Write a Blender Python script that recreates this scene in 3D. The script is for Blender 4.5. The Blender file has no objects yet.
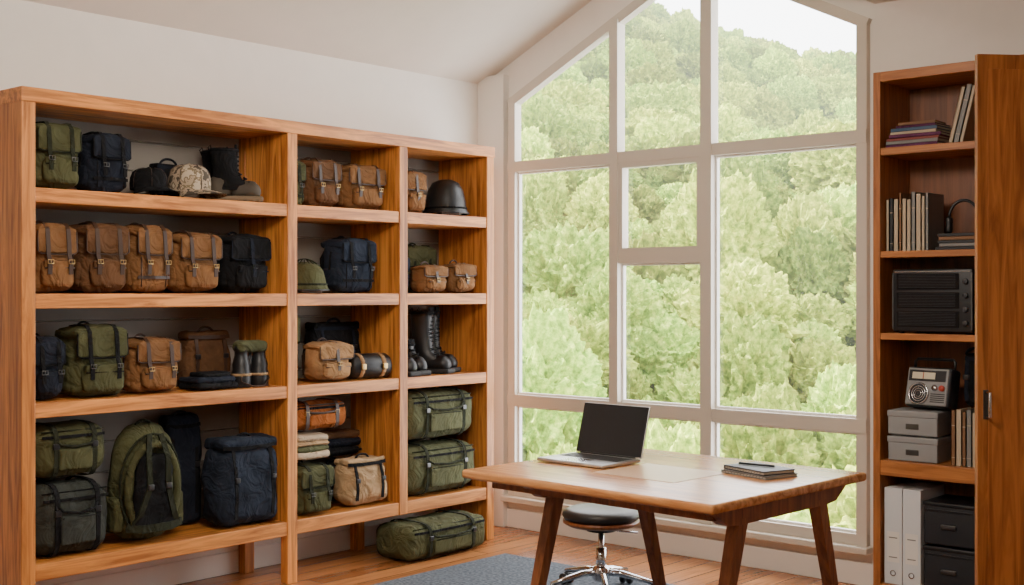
import bpy, math, random
from mathutils import Vector, Matrix, Euler, noise
random.seed(7)
sc = bpy.context.scene

# ------------------------------------------------------------------ materials
MATS = {}
def new_mat(name):
    m = bpy.data.materials.new(name); m.use_nodes = True
    nt = m.node_tree
    return m, nt, nt.nodes, nt.links, nt.nodes["Principled BSDF"]

def plain(name, col, rough=.6, metal=0, bump=0, scale=60, var=.0, spec=.5, folds=0):
    if name in MATS: return MATS[name]
    m, nt, N, L, b = new_mat(name)
    b.inputs['Base Color'].default_value = (*col, 1)
    b.inputs['Roughness'].default_value = rough
    b.inputs['Metallic'].default_value = metal
    b.inputs['Specular IOR Level'].default_value = spec
    tc = N.new('ShaderNodeTexCoord')
    nz = N.new('ShaderNodeTexNoise'); nz.inputs['Scale'].default_value = scale; nz.inputs['Detail'].default_value = 4
    L.new(tc.outputs['Object'], nz.inputs['Vector'])
    if var:
        mr = N.new('ShaderNodeMapRange'); mr.inputs[1].default_value = .3; mr.inputs[2].default_value = .7
        mr.inputs[3].default_value = 1-var; mr.inputs[4].default_value = 1+var
        nz2 = N.new('ShaderNodeTexNoise'); nz2.inputs['Scale'].default_value = 7; nz2.inputs['Detail'].default_value = 6; nz2.inputs['Roughness'].default_value = .55
        L.new(tc.outputs['Object'], nz2.inputs['Vector'])
        L.new(nz2.outputs['Fac'], mr.inputs[0])
        vm = N.new('ShaderNodeVectorMath'); vm.operation = 'SCALE'; vm.inputs[0].default_value = col
        L.new(mr.outputs[0], vm.inputs['Scale']); L.new(vm.outputs[0], b.inputs['Base Color'])
    if bump:
        bp = N.new('ShaderNodeBump'); bp.inputs['Strength'].default_value = bump; bp.inputs['Distance'].default_value = .003
        L.new(nz.outputs['Fac'], bp.inputs['Height']); L.new(bp.outputs[0], b.inputs['Normal'])
        if folds:
            n3 = N.new('ShaderNodeTexNoise'); n3.inputs['Scale'].default_value = 9; n3.inputs['Detail'].default_value = 2.2; n3.inputs['Distortion'].default_value = 1.8
            L.new(tc.outputs['Object'], n3.inputs['Vector'])
            b2 = N.new('ShaderNodeBump'); b2.inputs['Strength'].default_value = folds; b2.inputs['Distance'].default_value = .035
            L.new(n3.outputs['Fac'], b2.inputs['Height']); L.new(b2.outputs[0], bp.inputs['Normal'])
    MATS[name] = m
    return m

def fabric(name, col, rough=.9): return plain(name, col, rough, 0, .4, 200, .28, .2, .75)

def wood(name, axis, c1, c2, rough=.42, fine=1.0):
    m, nt, N, L, b = new_mat(name)
    tc = N.new('ShaderNodeTexCoord'); mp = N.new('ShaderNodeMapping')
    s = [16*fine]*3; s[axis] = 1.1
    mp.inputs['Scale'].default_value = s
    geo = N.new('ShaderNodeNewGeometry')
    add = N.new('ShaderNodeVectorMath'); add.operation = 'ADD'
    sc_ = N.new('ShaderNodeVectorMath'); sc_.operation = 'SCALE'; sc_.inputs[0].default_value = (9, 9, 9)
    L.new(geo.outputs['Random Per Island'], sc_.inputs['Scale'])
    L.new(tc.outputs['Object'], mp.inputs['Vector']); L.new(mp.outputs[0], add.inputs[0]); L.new(sc_.outputs[0], add.inputs[1])
    nz = N.new('ShaderNodeTexNoise'); nz.inputs['Scale'].default_value = 1.6; nz.inputs['Detail'].default_value = 8
    nz.inputs['Distortion'].default_value = 1.3; nz.inputs['Roughness'].default_value = .6
    L.new(add.outputs[0], nz.inputs['Vector'])
    cr = N.new('ShaderNodeValToRGB'); cr.color_ramp.elements[0].position = .35; cr.color_ramp.elements[1].position = .62
    cr.color_ramp.elements[0].color = (*c1, 1); cr.color_ramp.elements[1].color = (*c2, 1)
    L.new(nz.outputs['Fac'], cr.inputs[0])
    hs = N.new('ShaderNodeHueSaturation')
    mr = N.new('ShaderNodeMapRange'); mr.inputs[3].default_value = .84; mr.inputs[4].default_value = 1.12
    L.new(geo.outputs['Random Per Island'], mr.inputs[0]); L.new(mr.outputs[0], hs.inputs['Value'])
    L.new(cr.outputs[0], hs.inputs['Color']); L.new(hs.outputs[0], b.inputs['Base Color'])
    b.inputs['Roughness'].default_value = rough
    bp = N.new('ShaderNodeBump'); bp.inputs['Strength'].default_value = .15; bp.inputs['Distance'].default_value = .003
    L.new(nz.outputs['Fac'], bp.inputs['Height']); L.new(bp.outputs[0], b.inputs['Normal'])
    MATS[name] = m
    return m

WC1, WC2 = (.30, .092, .018), (.74, .295, .07)
wood('wood_x', 0, WC1, WC2); wood('wood_y', 1, WC1, WC2); wood('wood_z', 2, WC1, WC2)
wood('desk_top_wood', 0, (.40, .155, .05), (.72, .36, .14), .24)
wood('desk_leg_wood', 2, (.14, .038, .010), (.30, .095, .026), .4)
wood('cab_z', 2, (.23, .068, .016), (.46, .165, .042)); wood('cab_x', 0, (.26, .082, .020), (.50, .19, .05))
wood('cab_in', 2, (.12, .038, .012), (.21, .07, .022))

for n, c in dict(olive=(.066, .068, .030), olive_lt=(.085, .090, .045), olive_dk=(.020, .023, .013), navy=(.010, .013, .022),
                 navy_lt=(.015, .021, .035), black_f=(.006, .006, .007), brown=(.18, .085, .033), brown_dk=(.11, .052, .023),
                 brown_lt=(.30, .165, .075), tan=(.38, .25, .135), rust=(.27, .08, .018), beige=(.42, .33, .23),
                 greygreen=(.036, .040, .034), purple=(.12, .04, .09)).items():
    fabric(n, c)
plain('leather', (.040, .017, .008), .5, 0, .3, 120, .15)
plain('leather_black', (.008, .008, .009), .45, 0, .3, 120, .1)
plain('boot_charcoal', (.055, .042, .028), .75, 0, .3, 90, .4)
plain('brass', (.55, .38, .16), .35, 1); plain('steel', (.6, .6, .62), .25, 1); plain('chrome', (.75, .75, .78), .12, 1)
plain('dark_metal', (.12, .12, .12), .4, 1)
plain('alu', (.62, .62, .63), .35, .9)
plain('black_plastic', (.008, .008, .010), .4); plain('screen_black', (.005, .005, .007), .08)
plain('keys', (.03, .03, .032), .5); plain('rubber', (.02, .02, .02), .8)
plain('sole_tan', (.16, .11, .065), .8); plain('paper', (.6, .54, .45), .8); plain('white_card', (.66, .67, .68), .55)
plain('desk_pad', (.62, .40, .24), .3)
plain('grey_box', (.27, .27, .27), .6); plain('dark_box', (.016, .017, .021), .5, 0, .2, 100)
plain('seat_pad', (.022, .017, .015), .45, 0, .2, 60, .1)
plain('frame_paint', (.60, .54, .46), .45, 0, .05, 30)
plain('trim_paint', (.76, .73, .68), .5)
plain('book_red', (.25, .05, .04), .6); plain('book_green', (.06, .13, .09), .6); plain('book_blue', (.05, .09, .16), .6)
plain('book_cream', (.46, .37, .26), .7); plain('book_brown', (.20, .10, .045), .7); plain('book_grey', (.20, .195, .185), .6)
plain('book_black', (.016, .016, .019), .5); plain('lens', (.02, .03, .05), .05); plain('dial_cream', (.7, .62, .45), .4); plain('dial_red', (.45, .05, .03), .4)
plain('wall_paint', (.80, .75, .69), .9, 0, .08, 200, .02)
plain('ceil_paint', (.72, .655, .58), .9, 0, .05, 150, .02)
plain('plank_shaded', (.24, .22, .195), .7, 0, .1, 60, .05)  # light planks coloured dark, cubby shade put into the base colour

def camo(name):
    m, nt, N, L, b = new_mat(name)
    tc = N.new('ShaderNodeTexCoord'); nz = N.new('ShaderNodeTexNoise'); nz.inputs['Scale'].default_value = 22; nz.inputs['Detail'].default_value = 3
    L.new(tc.outputs['Object'], nz.inputs['Vector'])
    cr = N.new('ShaderNodeValToRGB'); cr.color_ramp.interpolation = 'CONSTANT'
    e = cr.color_ramp.elements; e[0].color = (.06, .045, .03, 1); e[1].position = .44; e[1].color = (.34, .26, .18, 1)
    k = e.new(.53); k.color = (.16, .12, .07, 1); k = e.new(.6); k.color = (.45, .37, .27, 1)
    L.new(nz.outputs['Fac'], cr.inputs[0]); L.new(cr.outputs[0], b.inputs['Base Color']); b.inputs['Roughness'].default_value = .85
    MATS[name] = m
camo('camo')

def floor_mat():
    m, nt, N, L, b = new_mat('floor_wood')
    tc = N.new('ShaderNodeTexCoord'); mp = N.new('ShaderNodeMapping')
    mp.inputs['Rotation'].default_value = (0, 0, math.radians(90))
    L.new(tc.outputs['Object'], mp.inputs['Vector'])
    br = N.new('ShaderNodeTexBrick'); br.offset = .37; br.inputs['Scale'].default_value = 1
    br.inputs['Brick Width'].default_value = 1.7; br.inputs['Row Height'].default_value = .13
    br.inputs['Mortar Size'].default_value = .003; br.inputs['Mortar Smooth'].default_value = .2
    br.inputs['Color1'].default_value = (.27, .095, .030, 1); br.inputs['Color2'].default_value = (.52, .215, .075, 1)
    br.inputs['Mortar'].default_value = (.06, .022, .010, 1)
    L.new(mp.outputs[0], br.inputs['Vector'])
    mp2 = N.new('ShaderNodeMapping'); mp2.inputs['Scale'].default_value = (14, 1, 1)
    L.new(tc.outputs['Object'], mp2.inputs['Vector'])
    nz = N.new('ShaderNodeTexNoise'); nz.inputs['Scale'].default_value = 3; nz.inputs['Detail'].default_value = 7; nz.inputs['Distortion'].default_value = .8
    L.new(mp2.outputs[0], nz.inputs['Vector'])
    mr = N.new('ShaderNodeMapRange'); mr.inputs[1].default_value = .3; mr.inputs[2].default_value = .7; mr.inputs[3].default_value = .72; mr.inputs[4].default_value = 1.18
    L.new(nz.outputs['Fac'], mr.inputs[0])
    vm = N.new('ShaderNodeVectorMath'); vm.operation = 'SCALE'
    L.new(br.outputs['Color'], vm.inputs[0]); L.new(mr.outputs[0], vm.inputs['Scale']); L.new(vm.outputs[0], b.inputs['Base Color'])
    b.inputs['Roughness'].default_value = .22
    MATS['floor_wood'] = m
floor_mat()

def rug_mat():
    m, nt, N, L, b = new_mat('rug_weave')
    tc = N.new('ShaderNodeTexCoord')
    w = N.new('ShaderNodeTexWave'); w.inputs['Scale'].default_value = 45; w.inputs['Distortion'].default_value = 1.5
    nz = N.new('ShaderNodeTexNoise'); nz.inputs['Scale'].default_value = 60
    L.new(tc.outputs['Object'], w.inputs['Vector']); L.new(tc.outputs['Object'], nz.inputs['Vector'])
    mr = N.new('ShaderNodeMapRange'); mr.inputs[1].default_value = .35; mr.inputs[2].default_value = .65; L.new(nz.outputs['Fac'], mr.inputs[0])
    mx = N.new('ShaderNodeMix'); mx.data_type = 'RGBA'; mx.inputs[6].default_value = (.05, .065, .085, 1); mx.inputs[7].default_value = (.16, .19, .23, 1)
    L.new(mr.outputs[0], mx.inputs[0]); L.new(mx.outputs[2], b.inputs['Base Color'])
    bp = N.new('ShaderNodeBump'); bp.inputs['Strength'].default_value = .6; bp.inputs['Distance'].default_value = .01
    L.new(w.outputs['Fac'], bp.inputs['Height']); L.new(bp.outputs[0], b.inputs['Normal']); b.inputs['Roughness'].default_value = .95
    MATS['rug_weave'] = m
rug_mat()

def glass_mat():
    m = bpy.data.materials.new('window_glass'); m.use_nodes = True; N = m.node_tree.nodes; L = m.node_tree.links; N.clear()
    o = N.new('ShaderNodeOutputMaterial'); t = N.new('ShaderNodeBsdfTransparent'); g = N.new('ShaderNodeBsdfGlossy'); g.inputs['Roughness'].default_value = .02
    mx = N.new('ShaderNodeMixShader'); mx.inputs[0].default_value = .04
    L.new(t.outputs[0], mx.inputs[1]); L.new(g.outputs[0], mx.inputs[2]); L.new(mx.outputs[0], o.inputs[0])
    MATS['window_glass'] = m
glass_mat()

def foliage(name, c1, c2, c3):
    m, nt, N, L, b = new_mat(name)
    geo = N.new('ShaderNodeNewGeometry'); oi = N.new('ShaderNodeObjectInfo')
    nz = N.new('ShaderNodeTexNoise'); nz.inputs['Scale'].default_value = 2.6; nz.inputs['Detail'].default_value = 6; nz.inputs['Roughness'].default_value = .7
    L.new(geo.outputs['Position'], nz.inputs['Vector'])
    cr = N.new('ShaderNodeValToRGB'); e = cr.color_ramp.elements
    e[0].position = .36; e[0].color = (*c1, 1); e[1].position = .66; e[1].color = (*c3, 1); k = e.new(.5); k.color = (*c2, 1)
    L.new(nz.outputs['Fac'], cr.inputs[0])
    hs = N.new('ShaderNodeHueSaturation')
    mr = N.new('ShaderNodeMapRange'); mr.inputs[3].default_value = .45; mr.inputs[4].default_value = 1.3
    L.new(oi.outputs['Random'], mr.inputs[0]); L.new(mr.outputs[0], hs.inputs['Value']); L.new(cr.outputs[0], hs.inputs['Color'])
    mh = N.new('ShaderNodeMapRange'); mh.inputs[3].default_value = .475; mh.inputs[4].default_value = .515
    wn = N.new('ShaderNodeMath'); wn.operation = 'FRACT'; w2 = N.new('ShaderNodeMath'); w2.operation = 'MULTIPLY'; w2.inputs[1].default_value = 37.7
    L.new(oi.outputs['Random'], w2.inputs[0]); L.new(w2.outputs[0], wn.inputs[0]); L.new(wn.outputs[0], mh.inputs[0]); L.new(mh.outputs[0], hs.inputs['Hue'])
    # aerial haze painted into the foliage: pale emission mixed in with distance
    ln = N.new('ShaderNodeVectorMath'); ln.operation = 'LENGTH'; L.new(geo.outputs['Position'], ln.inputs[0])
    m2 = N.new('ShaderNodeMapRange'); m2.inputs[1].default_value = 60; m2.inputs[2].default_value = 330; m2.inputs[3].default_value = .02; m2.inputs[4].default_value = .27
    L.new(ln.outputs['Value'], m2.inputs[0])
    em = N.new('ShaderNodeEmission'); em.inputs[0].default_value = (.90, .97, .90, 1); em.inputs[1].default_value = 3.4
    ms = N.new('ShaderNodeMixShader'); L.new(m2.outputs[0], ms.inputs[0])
    L.new(hs.outputs[0], b.inputs['Base Color']); b.inputs['Roughness'].default_value = .9; b.inputs['Specular IOR Level'].default_value = .1
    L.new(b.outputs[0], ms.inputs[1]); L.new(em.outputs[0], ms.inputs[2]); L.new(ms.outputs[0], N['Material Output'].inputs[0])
    MATS[name] = m
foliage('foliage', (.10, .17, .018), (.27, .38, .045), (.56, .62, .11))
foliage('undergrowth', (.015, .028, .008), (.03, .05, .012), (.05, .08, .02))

# ------------------------------------------------------------------ mesh builder
class B:
    def __init__(s):
        s.v = []; s.f = []; s.fm = []; s.fs = []; s.mats = []; s.M = Matrix.Identity(4); s.seed = random.uniform(0, 50)
    def mi(s, m):
        if m not in s.mats: s.mats.append(m)
        return s.mats.index(m)
    def add(s, verts, faces, m, smooth=True):
        o = len(s.v); k = s.mi(m)
        s.v += [tuple(s.M @ Vector(p)) for p in verts]
        for f in faces: s.f.append(tuple(i+o for i in f)); s.fm.append(k); s.fs.append(smooth)
    def box(s, a, b, m):
        x0, y0, z0 = [min(a[i], b[i]) for i in range(3)]; x1, y1, z1 = [max(a[i], b[i]) for i in range(3)]
        V = [(x0, y0, z0), (x1, y0, z0), (x1, y1, z0), (x0, y1, z0), (x0, y0, z1), (x1, y0, z1), (x1, y1, z1), (x0, y1, z1)]
        s.add(V, [(0, 3, 2, 1), (4, 5, 6, 7), (0, 1, 5, 4), (1, 2, 6, 5), (2, 3, 7, 6), (3, 0, 4, 7)], m, False)
    def rb(s, c, size, r, m, n=5, bulge=0, nz=0, nf=9, tx=0, ty=0, rot=None, sag=0):
        h = [size[0]/2, size[1]/2, size[2]/2]; r = min(r, min(h)*.98)
        ax = []
        for i in range(3):
            z = [0, .3, .65, 1]; lo = [-h[i]+r*k for k in z]; hi = [-q for q in reversed(lo)]
            mid = [(-h[i]+r)+(2*h[i]-2*r)*k/n for k in range(1, n)]
            ax.append(lo+mid+hi)
        nn = [len(a)-1 for a in ax]; idx = {}; V = []; F = []
        R = Euler(rot).to_matrix() if rot else None
        def vid(i, j, k):
            if (i, j, k) in idx: return idx[(i, j, k)]
            q = Vector((ax[0][i], ax[1][j], ax[2][k]))
            inn = Vector([max(-(h[t]-r), min(h[t]-r, q[t])) for t in range(3)])
            d = q-inn
            p = inn+d.normalized()*r if d.length > 1e-9 else q.copy()
            f = [q[t]/h[t] for t in range(3)]
            if bulge:
                p.x += bulge*f[0]*(1-f[1]**2)*(1-f[2]**2); p.y += bulge*f[1]*(1-f[0]**2)*(1-f[2]**2); p.z += bulge*f[2]*(1-f[1]**2)*(1-f[0]**2)
            t = (f[2]+1)/2
            p.x *= 1-tx*t; p.y *= 1-ty*t
            if sag: p.z -= sag*max(0, f[2])*f[0]**2
            if nz: 
                pp = Vector((p.x+c[0]+s.seed, p.y+c[1], p.z+c[2]))
                lim = Vector(noise.noise_vector(pp*nf))*nz + Vector(noise.noise_vector(pp*nf*2.6))*nz*.45
                p += lim
            if R: p = R @ p
            idx[(i, j, k)] = len(V); V.append((p.x+c[0], p.y+c[1], p.z+c[2])); return idx[(i, j, k)]
        X, Y, Z = nn
        for i in range(X):
            for j in range(Y):
                F.append((vid(i, j, 0), vid(i, j+1, 0), vid(i+1, j+1, 0), vid(i+1, j, 0)))
                F.append((vid(i, j, Z), vid(i+1, j, Z), vid(i+1, j+1, Z), vid(i, j+1, Z)))
        for i in range(X):
            for k in range(Z):
                F.append((vid(i, 0, k), vid(i+1, 0, k), vid(i+1, 0, k+1), vid(i, 0, k+1)))
                F.append((vid(i, Y, k), vid(i, Y, k+1), vid(i+1, Y, k+1), vid(i+1, Y, k)))
        for j in range(Y):
            for k in range(Z):
                F.append((vid(0, j, k), vid(0, j, k+1), vid(0, j+1, k+1), vid(0, j+1, k)))
                F.append((vid(X, j, k), vid(X, j+1, k), vid(X, j+1, k+1), vid(X, j, k+1)))
        s.add(V, F, m)
    def sweep(s, pts, prof, m, up=(0, 0, 1), closed=False, smooth=True, scales=None):
        pts = [Vector(p) for p in pts]; n = len(pts); V = []; F = []; k = len(prof); up = Vector(up)
        for i, p in enumerate(pts):
            a = pts[(i-1) % n] if (closed or i > 0) else p; b = pts[(i+1) % n] if (closed or i < n-1) else p
            t = (b-a); t = t.normalized() if t.length > 1e-9 else Vector((0, 0, 1))
            sd = up - t*up.dot(t)
            if sd.length < 1e-4: sd = Vector((1, 0, 0))-t*t.x
            if sd.length < 1e-4: sd = Vector((0, 1, 0))
            sd.normalize(); nn = t.cross(sd); w = scales[i] if scales else 1
            for (u, v) in prof: V.append(tuple(p+sd*u*w+nn*v*w))
        rng = n if closed else n-1
        for i in range(rng):
            for j in range(k):
                a = i*k+j; b = i*k+(j+1) % k; c = ((i+1) % n)*k+(j+1) % k; d = ((i+1) % n)*k+j
                F.append((a, b, c, d))
        if not closed:
            F.append(tuple(reversed(range(k)))); F.append(tuple(range((n-1)*k, n*k)))
        s.add(V, F, m, smooth)
    def tube(s, pts, r, m, seg=8, closed=False, scales=None, up=(.13, .2, .97)):
        s.sweep(pts, [(r*math.cos(2*math.pi*i/seg), r*math.sin(2*math.pi*i/seg)) for i in range(seg)], m, up, closed, True, scales)
    def strap(s, pts, w, t, m, wd=(1, 0, 0)):
        s.sweep(pts, [(-w/2, -t/2), (w/2, -t/2), (w/2, t/2), (-w/2, t/2)], m, wd, False, False)
    def lathe(s, prof, m, c=(0, 0, 0), seg=32, sx=1, sy=1, cap=False):
        V = []; F = []; k = len(prof)
        for i in range(seg):
            a = 2*math.pi*i/seg
            for (r, z) in prof: V.append((c[0]+r*math.cos(a)*sx, c[1]+r*math.sin(a)*sy, c[2]+z))
        for i in range(seg):
            for j in range(k-1):
                F.append((i*k+j, ((i+1) % seg)*k+j, ((i+1) % seg)*k+j+1, i*k+j+1))
        if cap:
            F.append(tuple(i*k+k-1 for i in range(seg))); F.append(tuple(i*k for i in reversed(range(seg))))
        s.add(V, F, m)
    def cyl(s, a, b, r, m, r2=None, seg=20):
        r2 = r if r2 is None else r2
        s.tube([a, b], r, m, seg, scales=[1, r2/r])
    def buckle(s, x, y, z, w, m='brass'):
        h = w*.62
        s.tube([(x-w/2, y, z-h/2), (x+w/2, y, z-h/2), (x+w/2, y, z+h/2), (x-w/2, y, z+h/2)], .002, m, 6, True, up=(0, 1, 0))
        s.tube([(x, y-.001, z-h/2), (x, y-.001, z+h/2)], .0014, m, 5)
    def finish(s, name, loc=(0, 0, 0), rz=0, bevel=0, parent=None, rot=None, floor=False):
        me = bpy.data.meshes.new(name); V = s.v
        if floor:
            zm = min(v[2] for v in V); V = [(v[0], v[1], v[2]-zm) for v in V]
        me.from_pydata(V, [], s.f)
        for m in s.mats: me.materials.append(MATS[m])
        me.polygons.foreach_set('material_index', s.fm); me.polygons.foreach_set('use_smooth', s.fs); me.update()
        ob = bpy.data.objects.new(name, me); sc.collection.objects.link(ob)
        ob.location = loc; ob.rotation_euler = rot if rot else (0, 0, rz)
        if bevel:
            bv = ob.modifiers.new('bevel', 'BEVEL'); bv.width = bevel; bv.segments = 2; bv.limit_method = 'ANGLE'
        if parent: ob.parent = parent
        return ob

# ------------------------------------------------------------------ room
XL, YW = -5.35, 5.78
XR, YB = 1.9, -2.6
RIDGE = (-3.74, 3.50); EAVE = 2.76; XF, ZF = -2.72, 2.87
def simple_box(name, a, b, m, bevel=0):
    q = B(); q.box(a, b, m); return q.finish(name, bevel=bevel)
simple_box('floor', (XL-.2, YB-.2, -.1), (XR+.2, YW+.25, 0), 'floor_wood')
simple_box('wall_left', (XL-.2, YB-.2, 0), (XL, YW+.25, EAVE+.02), 'wall_paint')
simple_box('wall_back', (XL-.2, YB-.2, 0), (XR+.2, YB, 3.6), 'wall_paint')
simple_box('wall_right', (XR, YB, 0), (XR+.2, YW+.25, 3.0), 'wall_paint')
q = B()
prof = [(XL-.2, EAVE-.09), (RIDGE[0], RIDGE[1]), (XF, ZF), (XR+.2, ZF)]
V = []
for y in (YB-.2, YW+.25):
    for (x, z) in prof: V.append((x, y, z))
    for (x, z) in prof: V.append((x, y, z+.2))
F = []
for i in range(3):
    F += [(i, i+1, 8+i+1, 8+i), (4+i, 12+i, 12+i+1, 4+i+1), (i, 4+i, 4+i+1, i+1), (8+i, 8+i+1, 12+i+1, 12+i)]
q.add(V, F, 'ceil_paint', False); q.finish('ceiling')

WX0, WX1 = -5.10, -2.745
WZ0 = .20
WL, WR, AP = 2.64, 2.80, (-3.745, 3.30)
def prism(q, poly, y0, y1, m):
    n = len(poly); V = [(x, y0, z) for x, z in poly]+[(x, y1, z) for x, z in poly]
    F = [tuple(range(n)), tuple(reversed(range(n, 2*n)))]+[(i, i+n, (i+1) % n+n, (i+1) % n) for i in range(n)]
    q.add(V, F, m, False)
q = B(); y0, y1 = YW, YW+.05
prism(q, [(XL, 0), (WX0, 0), (WX0, WL), (WX0, 2.95), (XL, 2.85)], y0, y1, 'wall_paint')
prism(q, [(WX1, 0), (XR, 0), (XR, 3.0), (WX1, 3.0)], y0, y1, 'wall_paint')
prism(q, [(WX0, 0), (WX1, 0), (WX1, WZ0), (WX0, WZ0)], y0, y1, 'wall_paint')
prism(q, [(WX0, WL), AP, (AP[0], 3.6), (WX0, 2.95)], y0, y1, 'wall_paint')
prism(q, [AP, (WX1, WR), (WX1, 3.0), (AP[0], 3.6)], y0, y1, 'wall_paint')
q.finish('wall_window')

q = B(); q.box((XL, YW-.05, 0), (WX0-.03, YW, 2.80), 'trim_paint'); q.finish('trim_1', bevel=.004)
q = B(); q.box((WX0-.03, YW-.018, 0), (XR, YW, .115), 'trim_paint'); q.finish('baseboard_window', bevel=.004)
q = B(); q.box((XL, YB, 0), (XL+.013, YW-.05, .115), 'trim_paint'); q.finish('baseboard_left', bevel=.004)
q = B(); q.box((WX0-.03, YW-.08, WZ0-.035), (WX1+.02, YW+.0, WZ0), 'frame_paint'); q.finish('trim_2', bevel=.006)

def bar(q, p0, p1, w, y0, y1, m='frame_paint'):
    a = Vector((p0[0], p0[1])); b = Vector((p1[0], p1[1])); d = (b-a).normalized(); n = Vector((-d.y, d.x))*w/2
    prism(q, [tuple(a-n), tuple(b-n), tuple(b+n), tuple(a+n)], y0, y1, m)
def ztop(x):
    return WL+(AP[1]-WL)*(x-WX0)/(AP[0]-WX0) if x < AP[0] else AP[1]+(WR-AP[1])*(x-AP[0])/(WX1-AP[0])
q = B(); fy0, fy1 = YW-.04, YW+.02; X1, X2 = -4.285, -3.665; w = .055
bar(q, (WX0+w/2, WZ0), (WX0+w/2, WL+.01), w, fy0, fy1); bar(q, (WX1-w/2, WZ0), (WX1-w/2, WR), w, fy0, fy1)
bar(q, (WX0, WZ0+w/2), (WX1, WZ0+w/2), w, fy0+.002, fy1)
bar(q, (WX0, WL-w/2), (AP[0]+.01, AP[1]-w/2), w, fy0+.001, fy1); bar(q, (AP[0]-.01, AP[1]-w/2), (WX1, WR-w/2), w, fy0+.001, fy1)
bar(q, (X1, WZ0), (X1, ztop(X1)-.02), .06, fy0-.012, fy1); bar(q, (X2, WZ0), (X2, ztop(X2)-.02), .07, fy0-.012, fy1)
bar(q, (WX0, 2.22), (WX1, 2.22), .065, fy0-.006, fy1); bar(q, (WX0, .79), (WX1, .79), .07, fy0-.006, fy1)
bar(q, (X1, 1.645), (X2, 1.645), .06, fy0-.006, fy1)
def bead(x0, x1, z0, z1, t=.012, d=0.0, m='trim_paint'):
    for a, b in (((x0, z0+t/2), (x1, z0+t/2)), ((x0, z1-t/2), (x1, z1-t/2)), ((x0+t/2, z0+t), (x0+t/2, z1-t)), ((x1-t/2, z0+t), (x1-t/2, z1-t))):
        bar(q, a, b, t, fy0+.03+d, fy0+.055, m)
cols = [(WX0+w, X1-.03), (X1+.03, X2-.035), (X2+.035, WX1-w)]
for i, (a, b) in enumerate(cols):
    bead(a, b, WZ0+w, .755)
    if i == 1: bead(a, b, .825, 1.615); bead(a, b, 1.675, 2.1875, .028, -.033, 'frame_paint')
    else: bead(a, b, .825, 2.1875)
q.finish('window_1')
q = B(); gy = YW+.008
prism(q, [(WX0+.03, WZ0+.03), (WX1-.03, WZ0+.03), (WX1-.03, WR-.03), (AP[0], AP[1]-.03), (WX0+.03, WL-.03)], gy, gy+.004, 'window_glass')
g = q.finish('window_pane')
g.parent = bpy.data.objects['window_1']

# rug
q = B(); q.rb((-3.3, 4.12, .008), (2.54, 2.0, .016), .007, 'rug_weave', 6); q.finish('rug')

# ------------------------------------------------------------------ open wall shelf
SX, SB = -4.93, -5.335
SY0, SY1, D1, D2 = 2.52, 5.425, 3.931, 4.693
ZT = 2.305; LV = [1.89, 1.445, .985, .31]
q = B(); pw = .062
for y in (SY0, D1-pw/2, D2-pw/2, SY1-pw):
    if y in (SY0, SY1-pw):
        q.box((SB, y, 0), (SX, y+pw, ZT), 'wood_z')
    else:
        q.box((SB, y+.005, LV[3]-.06), (SX-.02, y+pw-.005, ZT-.06), 'wood_z')
        q.box((SX-.055, y, 0 if y < 4.2 else LV[3]-.07), (SX+.001, y+pw, ZT-.06), 'wood_z')
        q.box((SB, y, 0), (SB+.055, y+pw, ZT-.06), 'wood_z')
q.box((SB, SY0-.004, ZT-.062), (SX+.006, SY1+.004, ZT), 'wood_y')
for z in LV:
    t = .062 if z != .31 else .07
    for a, b in ((SY0+pw, D1-pw/2), (D1+pw/2, D2-pw/2), (D2+pw/2, SY1-pw)):
        q.box((SB, a, z-t), (SX-.003, b, z), 'wood_y')
z = .32
while z < ZT-.08:
    for a, b in ((SY0+pw, D1-pw/2), (D1+pw/2, D2-pw/2), (D2+pw/2, SY1-pw)):
        q.box((SB+.001, a, z), (SB+.010, b, z+.140), 'plank_shaded')
    z += .143
q.finish('wooden_storage_shelf', bevel=.004)

# ------------------------------------------------------------------ gear generators
def handle(q, w, y, z, m, h=.03, r=.006):
    pts = [(w*math.cos(a), y, z+h*math.sin(a)) for a in [math.pi*i/10 for i in range(11)]]
    q.tube(pts, r, m, 8, up=(0, 1, 0))

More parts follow.
